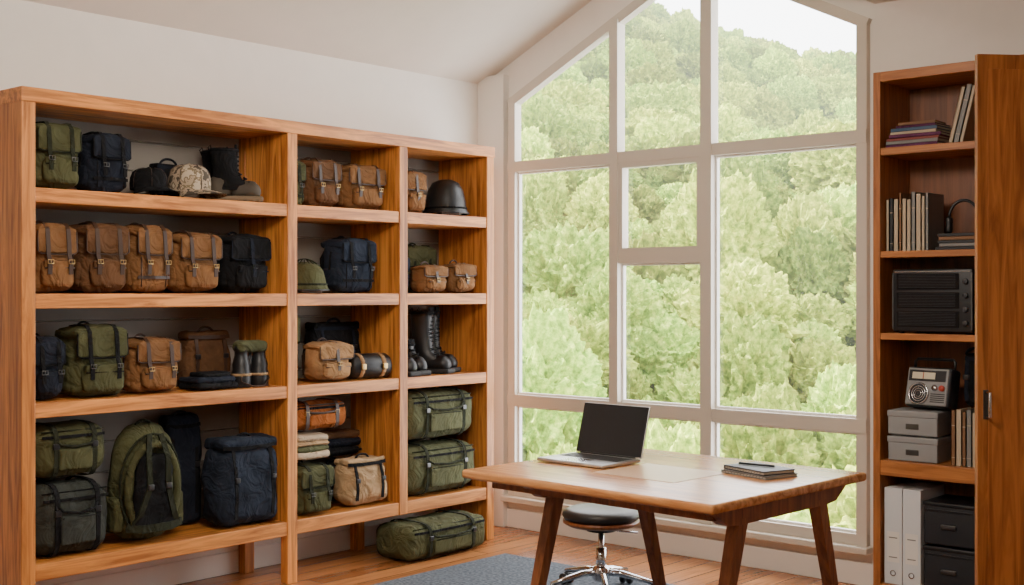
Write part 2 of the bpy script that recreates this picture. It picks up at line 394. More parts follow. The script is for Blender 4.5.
def backpack(name, w, d, h, main, st, loc, rz=90, hw='brass', side=True, pocket=True, straps=2, tall=False):
    q = B(); f = -d/2
    rr = random.uniform(.16, .24)
    q.rb((0, 0, h*.46), (w*.95, d*.86, h*.9), min(w, d)*rr, main, 9, bulge=.010, nz=.009, nf=12, tx=random.uniform(.0, .09), ty=.1)
    q.rb((0, -.004, h*.88), (w*.95, d*.94, h*.17), h*.06, main, 8, bulge=.006, nz=.008, nf=13, sag=.014)
    q.rb((0, f*.97, h*.72), (w*.90, .022, h*.36), .009, main, 8, nz=.005, nf=13)
    q.tube([(-w*.445, f*1.04, h*.86), (-w*.45, f*1.06, h*.57), (-w*.38, f*1.08, h*.535), (0, f*1.1, h*.525), (w*.38, f*1.08, h*.535), (w*.45, f*1.06, h*.57), (w*.445, f*1.04, h*.86)], .0035, st, 6)
    if pocket:
        q.rb((0, f*1.0, h*.25), (w*.66, d*.24, h*.36), .016, main, 6, bulge=.006, nz=.005, nf=15)
        q.rb((0, f*1.16, h*.385), (w*.68, d*.1, h*.11), .009, main, 5, nz=.003, nf=15)
        q.tube([(-w*.34, f*1.24, h*.335), (w*.34, f*1.24, h*.335)], .003, st, 6)
    else:
        for k_ in (-.32, .32): q.tube([(w*k_, f*.92, h*.5), (w*k_*1.05, f*.97, h*.28), (w*k_, f*.9, h*.06)], .003, st, 6)
        q.strap([(-w*.42, f*.92, h*.2), (0, f*1.02, h*.2), (w*.42, f*.92, h*.2)], .014, .004, st, (0, 0, 1))
    if side:
        for sx in (-1, 1):
            q.rb((sx*w*.45, 0, h*.25), (w*.14, d*.55, h*.36), .016, main, 4, bulge=.004, nz=.004)
            q.strap([(sx*w*.485, -.01, h*.72), (sx*w*.52, -.01, h*.42), (sx*w*.52, -.01, h*.3)], .014, .003, st, (0, 1, 0))
    xs = [-w*.24, w*.24] if straps == 2 else ([0] if straps == 1 else [-w*.27, 0, w*.27])
    for x in xs:
        q.strap([(x, d*.25, h*.965), (x, 0, h*.985), (x, f*.8, h*.975), (x, f*1.06, h*.89), (x, f*1.14, h*.7), (x, f*1.18, h*.52), (x, f*1.32, h*.4), (x, f*1.30, h*.24)], .019, .004, st)
        q.buckle(x, f*1.38, h*.42, .026, hw)
    handle(q, .03, d*.28, h*.945, st, .022, .005)
    for sx in (-1, 1):
        q.strap([(sx*w*.2, d*.42, h*.88), (sx*w*.4, d*.44, h*.6), (sx*w*.38, d*.42, h*.12)], .03, .008, st)
    return q.finish(name, loc, math.radians(rz), floor=True)

def duffel(name, w, d, h, main, st, loc, rz=90, hw='black_plastic', nz=.010, zipm='black_f'):
    q = B(); f = -d/2
    q.rb((0, 0, h/2), (w*.96, d*.94, h*.96), min(d, h)*.26, main, 11, bulge=.010, nz=nz, nf=9)
    for x in (-w*.26, w*.26):
        R = []
        for i in range(25):
            a = 2*math.pi*i/24
            e = .5; ca, sa = math.cos(a), math.sin(a)
            R.append((x, (d/2+.013)*math.copysign(abs(ca)**e, ca), h/2+(h/2+.008)*math.copysign(abs(sa)**e, sa)))
        q.strap(R, .022, .004, st)
        q.rb((x, f*1.10, h*.62), (.03, .012, .026), .004, hw, 2)
    q.strap([(-w*.42, f*.95, h*.8), (-w*.2, f*1.04, h*.8), (w*.2, f*1.04, h*.8), (w*.42, f*.95, h*.8)], .012, .005, zipm, (0, 0, 1))
    q.rb((0, f*1.0, h*.36), (w*.46, .04, h*.42), .012, main, 6, nz=.004, nf=12)
    q.tube([(-w*.21, f*1.14, h*.54), (w*.21, f*1.14, h*.54)], .003, st, 6)
    q.tube([(-w*.23, f*1.12, h*.2), (-w*.23, f*1.14, h*.54)], .0025, st, 6); q.tube([(w*.23, f*1.12, h*.2), (w*.23, f*1.14, h*.54)], .0025, st, 6)
    q.tube([(-w*.26, f*1.05, h*.72), (-w*.2, f*1.16, h*.64), (0, f*1.2, h*.60), (w*.2, f*1.16, h*.64), (w*.26, f*1.05, h*.72)], .006, st, 8)
    for y_ in (-1, 1): q.tube([(-w*.42, y_*d*.43, h*.9), (w*.42, y_*d*.43, h*.9)], .0035, st, 6)
    q.rb((w*.47, 0, h*.45), (.03, d*.5, h*.4), .012, main, 4, nz=.003)
    return q.finish(name, loc, math.radians(rz), floor=True)

def soft_sack(name, w, d, h, main, st, loc, rz=90, n=.014):
    q = B()
    q.rb((0, 0, h*.42), (w*.96, d*.92, h*.84), min(w, d)*.25, main, 13, bulge=.012, nz=n, nf=9, tx=.06, ty=.12)
    q.rb((0, 0, h*.87), (w*.9, d*.76, h*.12), h*.05, main, 10, nz=n*.8, nf=12)
    q.strap([(-w*.44, -d*.35, h*.84), (-w*.2, -d*.44, h*.83), (w*.2, -d*.44, h*.83), (w*.44, -d*.35, h*.84)], .018, .004, st, (0, 0, 1))
    for x in (-w*.3, w*.3):
        q.strap([(x, -d*.38, h*.84), (x, -d*.5, h*.6), (x, -d*.54, h*.3), (x, -d*.5, h*.08)], .018, .004, st)
        q.rb((x, -d*.56, h*.5), (.028, .01, .024), .004, 'black_plastic', 2)
    handle(q, .045, -d*.1, h*.9, st, .03)
    return q.finish(name, loc, math.radians(rz), floor=True)

def harness_pack(name, w, d, h, main, inner, st, loc, rz=90):
    q = B(); f = -d/2
    q.rb((0, .01, h*.47), (w*.92, d*.8, h*.92), min(w, d)*.42, main, 11, bulge=.02, nz=.012, nf=9, tx=.2, ty=.2)
    q.rb((0, f*.82, h*.40), (w*.62, .06, h*.62), .03, inner, 9, nz=.016, nf=13, tx=.25)
    arch = [(w*.36*math.cos(a), f*.98+.02*abs(math.cos(a)), h*.42+h*.38*math.sin(a)) for a in [-.9+(math.pi+1.8)*i/20 for i in range(21)]]
    q.tube(arch, .018, main, 10, up=(0, 1, 0))
    arch2 = [(p[0]*1.22, p[1]+.02, h*.44+(p[2]-h*.42)*1.16) for p in arch]
    q.tube(arch2, .006, st, 8, up=(0, 1, 0))
    for sx in (-1, 1):
        q.strap([(sx*w*.08, f*.95, h*.88), (sx*w*.14, f*1.25, h*.68), (sx*w*.13, f*1.3, h*.45), (sx*w*.24, f*1.15, h*.22), (sx*w*.34, f*.9, h*.1)], .026, .010, st)
        q.rb((sx*w*.13, f*1.36, h*.45), (.03, .012, .026), .004, 'dark_metal', 2)
        q.rb((sx*w*.44, 0, h*.22), (.05, d*.6, h*.3), .02, main, 4, nz=.005)
    q.strap([(-w*.4, f*.9, h*.12), (-w*.2, f*1.12, h*.1), (w*.2, f*1.12, h*.1), (w*.4, f*.9, h*.12)], .035, .01, st, (0, 0, 1))
    handle(q, .04, 0, h*.93, st, .03)
    return q.finish(name, loc, math.radians(rz), floor=True)

def one_boot(q, h, m, sole, ox=0, oy=0, lacem='black_f', L=.27, toe=None):
    M0 = q.M; q.M = M0 @ Matrix.Translation((ox, oy, 0))
    w = .098*L/.27; toe = toe or m
    q.rb((0, -L*.01, .014), (w*1.03, L*1.02, .028), .012, sole, 5, tx=-.04)
    for i in range(9): q.rb((0, -L*.46+i*L*.113, .003), (w*1.04, .012, .008), .002, sole, 1)
    q.rb((0, -L*.20, .060), (w*.96, L*.60, .082), .038, toe, 8, bulge=.004, nz=.003, ty=.22, tx=.18)
    q.rb((0, L*.26, .07), (w*.9, L*.44, .11), .038, toe, 6, nz=.002, tx=.05)
    rings = [(.055, .015, w*.48, .105), (.085, .02, w*.47, .092), (.11, .034, w*.47, .074), (.14, .045, w*.48, .063), (h*.7 if h > .2 else .15, .05, w*.52, .062), (h*.9 if h > .2 else .16, .052, w*.57, .066), (max(h, .17), .052, w*.58, .067)]
    hh = rings[-1][0]
    V = []; F = []; n = 24
    for (z, cy, rx, ry) in rings:
        for i in range(n):
            a = 2*math.pi*i/n; k = noise.noise(Vector((math.cos(a)*2+ox*9, math.sin(a)*2, z*30)))*.007
            V.append(((rx+k)*math.cos(a), cy+(ry+k)*math.sin(a), z))
    for (z, cy, rx, ry) in reversed(rings[3:]):
        for i in range(n):
            a = 2*math.pi*i/n; V.append(((rx-.009)*math.cos(a), cy+(ry-.009)*math.sin(a), z-.001))
    R = len(V)//n
    for r in range(R-1):
        for i in range(n): F.append((r*n+i, r*n+(i+1) % n, (r+1)*n+(i+1) % n, (r+1)*n+i))
    q.add(V, F, m)
    q.tube([((w*.56)*math.cos(2*math.pi*i/20), .052+.064*math.sin(2*math.pi*i/20), hh) for i in range(20)], .009, lacem, 8, True)
    nl = max(3, int((hh-.08)/.024))
    for i in range(nl):
        z = .085+i*(hh-.1)/nl
        y = -.012 if z > .14 else -.012-(.14-z)*1.15
        q.tube([(-.026, y+.010, z), (0, y-.006, z+.006), (.026, y+.010, z+.012)], .003, lacem, 6)
        q.tube([(.026, y+.010, z), (0, y-.007, z+.007), (-.026, y+.010, z+.012)], .003, lacem, 6)
    q.rb((0, -.004, hh-.005), (.05, .012, .07), .005, lacem, 3)
    q.tube([(0, .115, hh-.02), (0, .128, hh+.01), (0, .118, hh+.025), (0, .11, hh)], .003, lacem, 6, up=(1, 0, 0))
    q.M = M0

def boots(name, h, m, sole, loc, rz, lacem='black_f', gap=.115, stag=.03, L=.27, toe=None):
    q = B(); one_boot(q, h, m, sole, -gap/2, 0, lacem, L, toe); one_boot(q, h, m, sole, gap/2, stag, lacem, L, toe)
    return q.finish(name, loc, math.radians(rz), floor=True)

def cap(name, r, h, m, loc, rz, bl=.075):
    q = B()
    pr = [(r*1.0, 0), (r*1.02, h*.3), (r*.99, h*.55), (r*.86, h*.82), (r*.6, h*.96), (r*.3, h), (0.001, h*1.01)]
    q.lathe(pr, m, (0, 0, .012), 28, 1, 1.08)
    q.lathe([(.009, -.004), (.009, .004), (.001, .007)], m, (0, 0, .012+h), 10)
    V = []; F = []; n = 18
    for layer in (0, 1):
        for j in range(5):
            for i in range(n+1):
                a = math.pi+math.pi*i/n; t = j/4; rr = r+bl*t*math.sin(math.pi*i/n)**.6
                V.append((rr*math.cos(a)*(1+.02*t), rr*math.sin(a)*1.08, .024-.020*t-layer*.004-.02*(1-abs(math.sin(a)))*t))
    for layer in (0, 1):
        for j in range(4):
            for i in range(n):
                a = layer*5*(n+1)+j*(n+1)+i; f = (a, a+1, a+n+2, a+n+1); F.append(f if layer else tuple(reversed(f)))
    q.add(V, F, m)
    for k in range(6):
        a = k*math.pi/3
        q.tube([(r*1.01*math.cos(a)*c, r*1.09*math.sin(a)*c, .014+z) for c, z in ((1.01, h*.05), (1.01, h*.4), (.93, h*.7), (.7, h*.92), (.3, h*1.0))], .0016, 'leather', 5)
    return q.finish(name, loc, math.radians(rz), floor=True)

def helmet(name, r, h, m, loc, rz, net=False):
    q = B()
    pr = [(r*1.16, 0), (r*1.17, .006), (r*1.05, .03), (r*1.0, h*.4), (r*.9, h*.68), (r*.68, h*.9), (r*.35, h*.99), (.001, h)]
    q.lathe(pr, m, (0, 0, .012), 36, .92, 1.12)
    q.lathe([(r*1.16, 0), (r*1.0, .01), (r*.94, h*.4), (r*.6, h*.85), (.001, h*.95)], 'black_f', (0, 0, .012), 36, .92, 1.12)
    q.tube([(r*1.17*.92*math.cos(2*math.pi*i/36), r*1.17*1.12*math.sin(2*math.pi*i/36), .015) for i in range(36)], .005, 'leather_black', 8, True)
    q.tube([(r*1.05*.92*math.cos(2*math.pi*i/36), r*1.05*1.12*math.sin(2*math.pi*i/36), .045) for i in range(36)], .006, 'olive_dk' if net else 'black_f', 8, True)
    q.strap([(-r*.9, -r*.2, .03), (-r*.5, -r*1.2, .012), (r*.3, -r*1.32, .006), (r*.9, -r*.3, .03)], .014, .003, 'leather', (0, 0, 1))
    if net:
        for k in range(8):
            a = k*math.pi/8
            q.tube([(r*.94*math.cos(a)*math.cos(t), r*1.14*math.sin(a)*math.cos(t), .03+h*.985*math.sin(t)) for t in [math.pi*i/16 for i in range(17)]], .0025, 'olive_dk', 5)
    return q.finish(name, loc, math.radians(rz), floor=True)

def folded_stack(name, items, w, d, loc, rz, nz=.007):
    q = B(); z = 0
    for (m, t, s) in items:
        q.rb((random.uniform(-.012, .012), random.uniform(-.008, .008), z+t/2), (w*s, d*s, t*.96), t*.42, m, 8, bulge=.003, nz=nz, nf=12)
        q.rb((0, -d*s*.49, z+t*.5), (w*s*.92, .012, t*.25), .004, m, 4, nz=.003)
        z += t*.93
    return q.finish(name, loc, math.radians(rz), floor=True)

def roll(name, r, L, m, st, loc, rz):
    q = B()
    q.lathe([(.001, -L/2), (r*.5, -L/2-.004), (r*.9, -L/2), (r, -L/2+.012), (r*1.02, 0), (r, L/2-.012), (r*.9, L/2), (r*.5, L/2+.004), (.001, L/2)], m, (0, 0, 0), 28)
    sp = [(r*.88*(1-i/40)*math.cos(i*.5), r*.88*(1-i/40)*math.sin(i*.5), L/2+.004) for i in range(36)]
    q.tube(sp, .003, st, 5)
    for z in (-L*.28, L*.28):
        q.lathe([(r*1.01, -.012), (r*1.05, -.012), (r*1.05, .012), (r*1.01, .012)], st, (0, 0, z), 28)
        q.rb((0, -r*1.08, z), (.03, .012, .03), .004, 'brass', 2)
    for v in range(len(q.v)):
        x, y, z = q.v[v]; q.v[v] = (z, y, x)
    q.f = [tuple(reversed(f)) for f in q.f]
    return q.finish(name, loc, math.radians(rz), floor=True)

def binoculars(name, loc, rz, m='leather_black'):
    q = B()
    for sx in (-1, 1):
        q.lathe([(.001, 0), (.046, 0), (.048, .004), (.048, .07), (.042, .085), (.044, .11), (.038, .13), (.032, .155), (.032, .178), (.036, .18), (.036, .2), (.03, .203), (.001, .2)], m, (sx*.052, 0, 0), 24)
        q.lathe([(.0485, .055), (.05, .055), (.05, .068), (.0485, .068)], 'tan', (sx*.052, 0, 0), 24)
    q.rb((0, 0, .20), (.17, .09, .065), .03, 'olive_lt', 7, nz=.007)
    q.cyl((0, 0, .05), (0, 0, .17), .009, m); q.box((-.04, -.008, .075), (.04, .008, .09), m); q.box((-.03, -.006, .14), (.03, .006, .15), m)
    q.tube([(-.06, -.01, .12), (-.085, -.05, .03), (-.03, -.07, .006), (.04, -.065, .006), (.085, -.04, .04), (.068, -.01, .12)], .004, 'leather', 6)
    return q.finish(name, loc, math.radians(rz), floor=True)

R1, R2, R3, R4 = LV
BX = -5.10
def at(y0, y1, z, x=BX): return (x, (y0+y1)/2, z+.001)

# ---- row 1
backpack('canvas_backpack', .215, .2, .285, 'olive', 'olive_dk', at(2.62, 2.84, R1), 88, 'dark_metal')
backpack('canvas_backpack', .205, .19, .265, 'navy', 'black_f', at(2.87, 3.08, R1), 92, 'dark_metal', pocket=False)
cap('field_cap', .082, .10, 'black_f', (-5.06, 3.20, R1+.001), 95, .055)
soft_sack('dark_stuff_sack', .17, .10, .18, 'black_f', 'navy', (-5.25, 3.42, R1+.001), 90, .008)
cap('camouflage_cap', .092, .13, 'camo', (-5.04, 3.405, R1+.001), 118, .075)
boots('combat_boots', .25, 'black_f', 'sole_tan', (-5.09, 3.70, R1+.001), 145, 'black_f', gap=.12, stag=.04, L=.26, toe='boot_charcoal')
backpack('canvas_backpack', .10, .17, .235, 'olive', 'olive_dk', at(3.985, 4.085, R1), 90, 'dark_metal', pocket=False, side=False, straps=1)
backpack('canvas_backpack', .22, .18, .25, 'brown_dk', 'leather', at(4.10, 4.33, R1), 92)
backpack('canvas_backpack', .28, .19, .24, 'brown', 'leather', at(4.355, 4.645, R1), 88)
backpack('canvas_backpack', .19, .17, .24, 'brown', 'leather', at(4.765, 4.965, R1), 92, straps=1)
helmet('steel_helmet', .122, .20, 'leather_black', (-5.08, 5.17, R1+.001), 60)
# ---- row 2
backpack('canvas_backpack', .200, .2, .30, 'brown', 'leather', at(2.61, 2.82, R2), 90)
backpack('canvas_backpack', .225, .21, .31, 'brown_dk', 'leather', at(2.845, 3.065, R2), 88)
backpack('canvas_backpack', .20, .2, .31, 'brown', 'leather', at(3.085, 3.295, R2), 92, pocket=False)
backpack('canvas_backpack', .25, .2, .285, 'brown', 'leather', at(3.32, 3.57, R2), 90)
backpack('hiking_backpack', .25, .2, .285, 'black_f', 'navy', at(3.61, 3.86, R2), 88, 'black_plastic', straps=1)
helmet('net_covered_helmet', .115, .15, 'olive', (-5.07, 4.12, R2+.001), 70, True)
backpack('hiking_backpack', .26, .19, .29, 'navy_lt', 'black_f', at(4.31, 4.57, R2), 90, 'dark_metal', pocket=False)
backpack('small_pouch', .11, .12, .21, 'navy_lt', 'black_f', at(4.735, 4.85, R2), 90, 'dark_metal', side=False, straps=1)
backpack('canvas_backpack', .26, .10, .28, 'olive', 'olive_dk', (-5.255, 5.10, R2+.001), 90, 'dark_metal', side=False, pocket=False)
backpack('small_pouch', .205, .12, .15, 'brown', 'leather', at(4.88, 5.085, R2, -5.03), 90, side=False, straps=1)
backpack('small_pouch', .205, .12, .165, 'brown', 'leather', at(5.12, 5.32, R2, -5.03), 92, side=False, straps=1)
# ---- row 3
backpack('small_backpack', .155, .18, .265, 'navy', 'black_f', at(2.595, 2.755, R3, -5.08), 90, 'dark_metal')
backpack('canvas_backpack', .265, .22, .32, 'olive', 'black_f', at(2.795, 3.06, R3), 88, 'dark_metal')
backpack('canvas_backpack', .25, .2, .25, 'brown', 'leather', at(3.09, 3.34, R3), 90)
soft_sack('canvas_bedroll_sack', .27, .13, .28, 'brown_dk', 'leather', (-5.235, 3.62, R3+.001), 90, .012)
folded_stack('folded_tarp_stack', [('black_f', .03, 1), ('navy', .028, .95), ('black_f', .022, .7)], .24, .16, (-5.04, 3.51, R3+.001), 94)
binoculars('binoculars', (-5.04, 3.755, R3+.001), 88)
backpack('canvas_backpack', .10, .18, .37, 'olive', 'olive_dk', at(3.985, 4.085, R3, -5.15), 90, 'dark_metal', side=False, pocket=False, straps=1)
soft_sack('dark_stuff_sack', .36, .12, .31, 'black_f', 'navy', (-5.24, 4.45, R3+.001), 90, .010)
backpack('small_satchel', .25, .15, .20, 'brown_lt', 'leather', at(4.115, 4.365, R3, -5.03), 90, side=False, straps=1)
roll('leather_roll_case', .066, .25, 'leather_black', 'brown_lt', (-5.03, 4.515, R3+.001), 84)
boots('low_work_boots', .12, 'leather_black', 'rubber', (-5.06, 4.84, R3+.001), 92, gap=.102, stag=.02, L=.24)
boots('tall_work_boots', .35, 'leather_black', 'rubber', (-5.12, 5.13, R3+.001), 108, gap=.14)
# ---- row 4
duffel('wide_duffel_bag', .36, .26, .30, 'greygreen', 'black_f', (-5.09, 2.785, R4+.001), 90)
duffel('rolled_sleeping_bag', .345, .22, .22, 'olive', 'olive_dk', (-5.09, 2.785, R4+.335), 90)
harness_pack('hiking_rucksack', .35, .22, .54, 'olive', 'black_f', 'olive_dk', (-5.07, 3.175, R4+.001), 88)
soft_sack('dark_stuff_sack', .22, .11, .57, 'navy', 'black_f', (-5.255, 3.49, R4+.001), 90, .009)
soft_sack('navy_dry_bag', .36, .23, .45, 'navy_lt', 'black_f', (-5.045, 3.70, R4+.001), 90)
backpack('canvas_backpack', .235, .2, .25, 'olive', 'olive_dk', at(4.0, 4.235, R4, -5.06), 90, 'dark_metal')
folded_stack('folded_clothes', [('beige', .035, 1), ('olive_lt', .03, .97), ('tan', .03, 1), ('beige', .03, .95)], .22, .19, (-5.07, 4.105, R4+.285), 90)
duffel('leather_duffel', .38, .16, .14, 'rust', 'leather', (-5.11, 4.20, R4+.42), 90, 'brass')
folded_stack('folded_jackets', [('black_f', .05, 1), ('navy', .05, .97), ('brown_dk', .04, .9)], .32, .14, (-5.235, 4.45, R4+.25), 90)
soft_sack('dark_stuff_sack', .33, .12, .21, 'black_f', 'navy', (-5.245, 4.45, R4+.001), 90, .008)
soft_sack('tan_kit_bag', .29, .17, .25, 'tan', 'black_f', (-5.03, 4.465, R4+.001), 88)
duffel('green_duffel_bag', .58, .28, .27, 'olive_lt', 'olive_dk', (-5.09, 5.04, R4+.001), 90, 'dark_metal')
duffel('green_duffel_bag', .57, .27, .26, 'olive_lt', 'olive_dk', (-5.09, 5.035, R4+.31), 91, 'dark_metal')
duffel('green_duffel_bag', .66, .30, .185, 'olive', 'olive_dk', (-4.93, 4.91, .001), 91, 'black_plastic')

# ------------------------------------------------------------------ cabinet
CY = 5.43; CX0 = -2.565; CX1 = -2.085; CZ = 2.467; CB = YW-.02
q = B(); t = .035
q.box((CX0, CY, 0), (CX0+t, CB, CZ), 'cab_z'); q.box((CX1, CY, 0), (CX1+.03, CB, CZ), 'cab_z')
q.box((-1.70, CY, 0), (-1.67, CB, CZ), 'cab_z')
q.box((CX0+t, CY, CZ-.045), (CX1, CB, CZ), 'cab_x'); q.box((CX1+.03, CY, CZ-.045), (-1.70, CB, CZ), 'cab_x')
for z, th in ((2.116, .035), (1.64, .03), (1.263, .03), (.678, .07), (.11, .11)):
    q.box((CX0+t, CY+.002, z-th), (CX1, CB-.012, z), 'cab_x'); q.box((CX1+.03, CY+.002, z-th), (-1.70, CB-.012, z), 'cab_x')
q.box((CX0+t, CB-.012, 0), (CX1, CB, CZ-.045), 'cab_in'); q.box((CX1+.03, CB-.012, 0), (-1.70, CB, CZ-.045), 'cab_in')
cab = q.finish('tall_bookcase', bevel=.003)
q = B(); hx, hy = -1.69, 5.395; fx, fy = -1.953, 5.10
L_ = math.hypot(hx-fx, hy-fy)
q.box((0, 0, .03), (L_, .024, 2.43), 'cab_z')
q.box((.045, -.002, .09), (L_-.045, .0, 2.37), 'cab_z')
q.tube([(.035, -.0, .94), (.035, -.035, .94), (.035, -.035, 1.04), (.035, 0, 1.04)], .007, 'steel', 8, up=(1, 0, 0))
q.box((.024, -.004, .93), (.046, 0, 1.05), 'dark_metal')
for z in (.3, 1.3, 2.2): q.cyl((L_, -.006, z), (L_, -.006, z+.08), .008, 'steel')
q.finish('door_1', (fx, fy, 0), math.atan2(hy-fy, hx-fx), bevel=.002)

def book_row(name, specs, loc, rz=0, lean=0):
    q = B(); x = 0
    for (th, h, d, m) in specs:
        q.M = Matrix.Translation((x, 0, 0)) @ Matrix.Rotation(lean, 4, 'Y')
        q.box((0, 0, 0), (.003, d, h), m); q.box((th-.003, 0, 0), (th, d, h), m); q.box((0, 0, 0), (th, .003, h), m)
        q.box((.003, .003, .004), (th-.003, d-.004, h-.004), 'paper')
        q.box((.002, -.0008, h*.72), (th-.002, 0, h*.735), 'book_cream'); q.box((.002, -.0008, h*.14), (th-.002, 0, h*.15), 'book_cream')
        x += (th+.0015)/math.cos(lean)
    q.M = Matrix.Identity(4)
    return q.finish(name, loc, math.radians(rz), floor=True)
def flat_stack(name, specs, loc, rz=0):
    q = B(); z = 0
    for (th, w, d, m) in specs:
        a = random.uniform(-.06, .06); q.M = Matrix.Translation((random.uniform(-.006, .006), 0, z)) @ Matrix.Rotation(a, 4, 'Z')
        q.box((-w/2, -d/2, 0), (w/2, d/2, .003), m); q.box((-w/2, -d/2, th-.003), (w/2, d/2, th), m)
        q.box((-w/2, -d/2, 0), (w/2, -d/2+.003, th), m); q.box((-w/2+.003, -d/2+.003, .003), (w/2-.003, d/2-.003, th-.003), 'paper'); z += th+.0008
    q.M = Matrix.Identity(4)
    return q.finish(name, loc, math.radians(rz), floor=True)

IX0, IX1 = CX0+t+.006, CX1-.006
flat_stack('magazine_stack', [(.014, .25, .2, 'purple'), (.015, .25, .2, 'book_grey'), (.012, .25, .19, 'book_red'), (.015, .24, .2, 'purple'), (.013, .22, .18, 'book_cream'), (.015, .22, .18, 'book_blue'), (.012, .19, .16, 'purple'), (.014, .17, .15, 'book_brown')],
           (IX0+.14, CY+.13, 2.1165))
book_row('leaning_books', [(.02, .25, .18, 'book_cream'), (.025, .26, .18, 'book_grey'), (.018, .25, .18, 'book_cream')], (IX1-.135, CY+.04, 2.1165), 0, .24)
ms = ['book_cream', 'book_black', 'book_cream', 'book_brown', 'book_cream', 'book_cream', 'book_grey', 'book_cream', 'book_cream', 'book_grey', 'book_black']
book_row('upright_books', [(random.uniform(.014, .026), random.uniform(.235, .27), .17, m) for m in ms[:10]], (IX0, CY+.05, 1.6405))
flat_stack('magazine_stack', [(.014, .18, .2, 'book_black'), (.016, .17, .2, 'book_grey'), (.012, .18, .2, 'book_black'), (.016, .17, .2, 'book_brown'), (.014, .17, .19, 'book_black')], (IX1-.10, CY+.14, 1.6405))
q = B()
pts = [(.062*math.cos(a), 0, .08+.075*math.sin(a)) for a in [math.pi*i/14 for i in range(15)]]
q.tube(pts, .007, 'black_plastic', 8, up=(0, 1, 0))
for sx in (-1, 1): q.rb((sx*.062, 0, .045), (.028, .06, .075), .013, 'leather_black', 3); q.cyl((sx*.062, 0, .06), (sx*.062, 0, .09), .006, 'steel')
q.finish('headphones', (IX1-.10, CY+.13, 1.7185), math.radians(15), floor=True)
# shelf 3
q = B(); w_, h_, d_ = .37, .285, .25
q.rb((0, d_/2, h_/2+.008), (w_, d_, h_), .008, 'black_plastic', 2)
for sx in (-1, 1):
    for y in (.03, d_-.03): q.cyl((sx*(w_/2-.03), y, 0), (sx*(w_/2-.03), y, .012), .012, 'rubber')
for i in range(3):
    z = .03+i*.085
    q.box((-w_/2+.02, -.004, z), (w_/2-.06, .0, z+.072), 'screen_black')
    for k in range(9): q.box((-w_/2+.03, -.007, z+.008+k*.007), (w_/2-.075, -.004, z+.0105+k*.007), 'dark_box')
for i in range(4): q.cyl((w_/2-.03, 0, .05+i*.062), (w_/2-.03, -.014, .05+i*.062), .012, 'dark_box')
q.box((-w_/2+.01, -.003, h_-.006), (w_/2-.01, -.001, h_-.002), 'steel')
q.box((-w_/2-.001, -.006, .02), (-w_/2+.006, 0, h_-.01), 'dark_metal'); q.box((w_/2-.006, -.006, .02), (w_/2+.001, 0, h_-.01), 'dark_metal')
q.finish('rack_stereo_unit', ((IX0+IX1)/2+.01, CY+.03, 1.2635), 0, bevel=.001)
# shelf 4
q = B()
for i, z in enumerate((0, .118)):
    q.rb((0, .1, z+.045), (.23, .2, .088), .006, 'grey_box', 2); q.rb((0, .1, z+.098), (.238, .208, .030), .006, 'grey_box', 2)
    q.box((-.03, -.003, z+.03), (.03, .0, z+.055), 'dark_metal')
q.finish('storage_boxes', (IX0+.135, CY+.03, .6785), math.radians(2), bevel=.001)
q = B()
q.M = Matrix.Rotation(math.radians(-12), 4, 'X')
q.rb((0, .045, .10), (.225, .09, .185), .016, 'dark_box', 3)
q.rb((0, -.001, .10), (.205, .012, .17), .006, 'grey_box', 2)
q.box((-.092, -.010, .125), (.092, -.006, .175), 'book_black'); q.box((-.075, -.012, .135), (.04, -.009, .165), 'dial_cream')
q.box((-.02, -.0135, .135), (-.017, -.011, .165), 'dial_red')
M1 = q.M
q.M = M1 @ Matrix.Translation((-.035, -.007, .066)) @ Matrix.Rotation(math.pi/2, 4, 'X')
q.lathe([(.050, 0), (.052, .006), (.046, .010), (.044, .006)], 'steel', (0, 0, 0), 28); q.lathe([(.045, .003), (.02, .006), (.001, .008)], 'book_black', (0, 0, 0), 28)
for r_ in (.012, .022, .032): q.lathe([(r_, .006), (r_+.003, .0075), (r_+.004, .006)], 'steel', (0, 0, 0), 24)
q.M = M1
for kx in range(2):
    q.M = M1 @ Matrix.Translation((.045+kx*.035, -.007, .095)) @ Matrix.Rotation(math.pi/2, 4, 'X'); q.lathe([(.013, 0), (.013, .012), (.001, .013)], 'dial_red' if kx else 'steel', (0, 0, 0), 18)
q.M = M1
for k in range(5): q.box((.025, -.009, .03+k*.009), (.095, -.006, .034+k*.009), 'black_plastic')
q.tube([(-.10, .045, .18), (-.10, .045, .225), (-.09, .045, .235), (.09, .045, .235), (.10, .045, .225), (.10, .045, .18)], .007, 'black_plastic', 8, up=(0, 1, 0))
q.M = Matrix.Identity(4)
q.finish('retro_portable_radio', (IX0+.175, CY+.075, .6785+.234), math.radians(-8), floor=True)
book_row('upright_books', [(.02, .245, .17, 'book_brown'), (.026, .25, .17, 'book_cream'), (.018, .24, .17, 'book_brown'), (.024, .25, .17, 'book_grey'), (.022, .24, .17, 'book_cream')], (IX1-.122, CY+.04, .6785))
soft_sack('dark_camera_bag', .09, .10, .25, 'black_f', 'navy', (IX1-.06, CY+.18, .6785+.255), 0, .005)
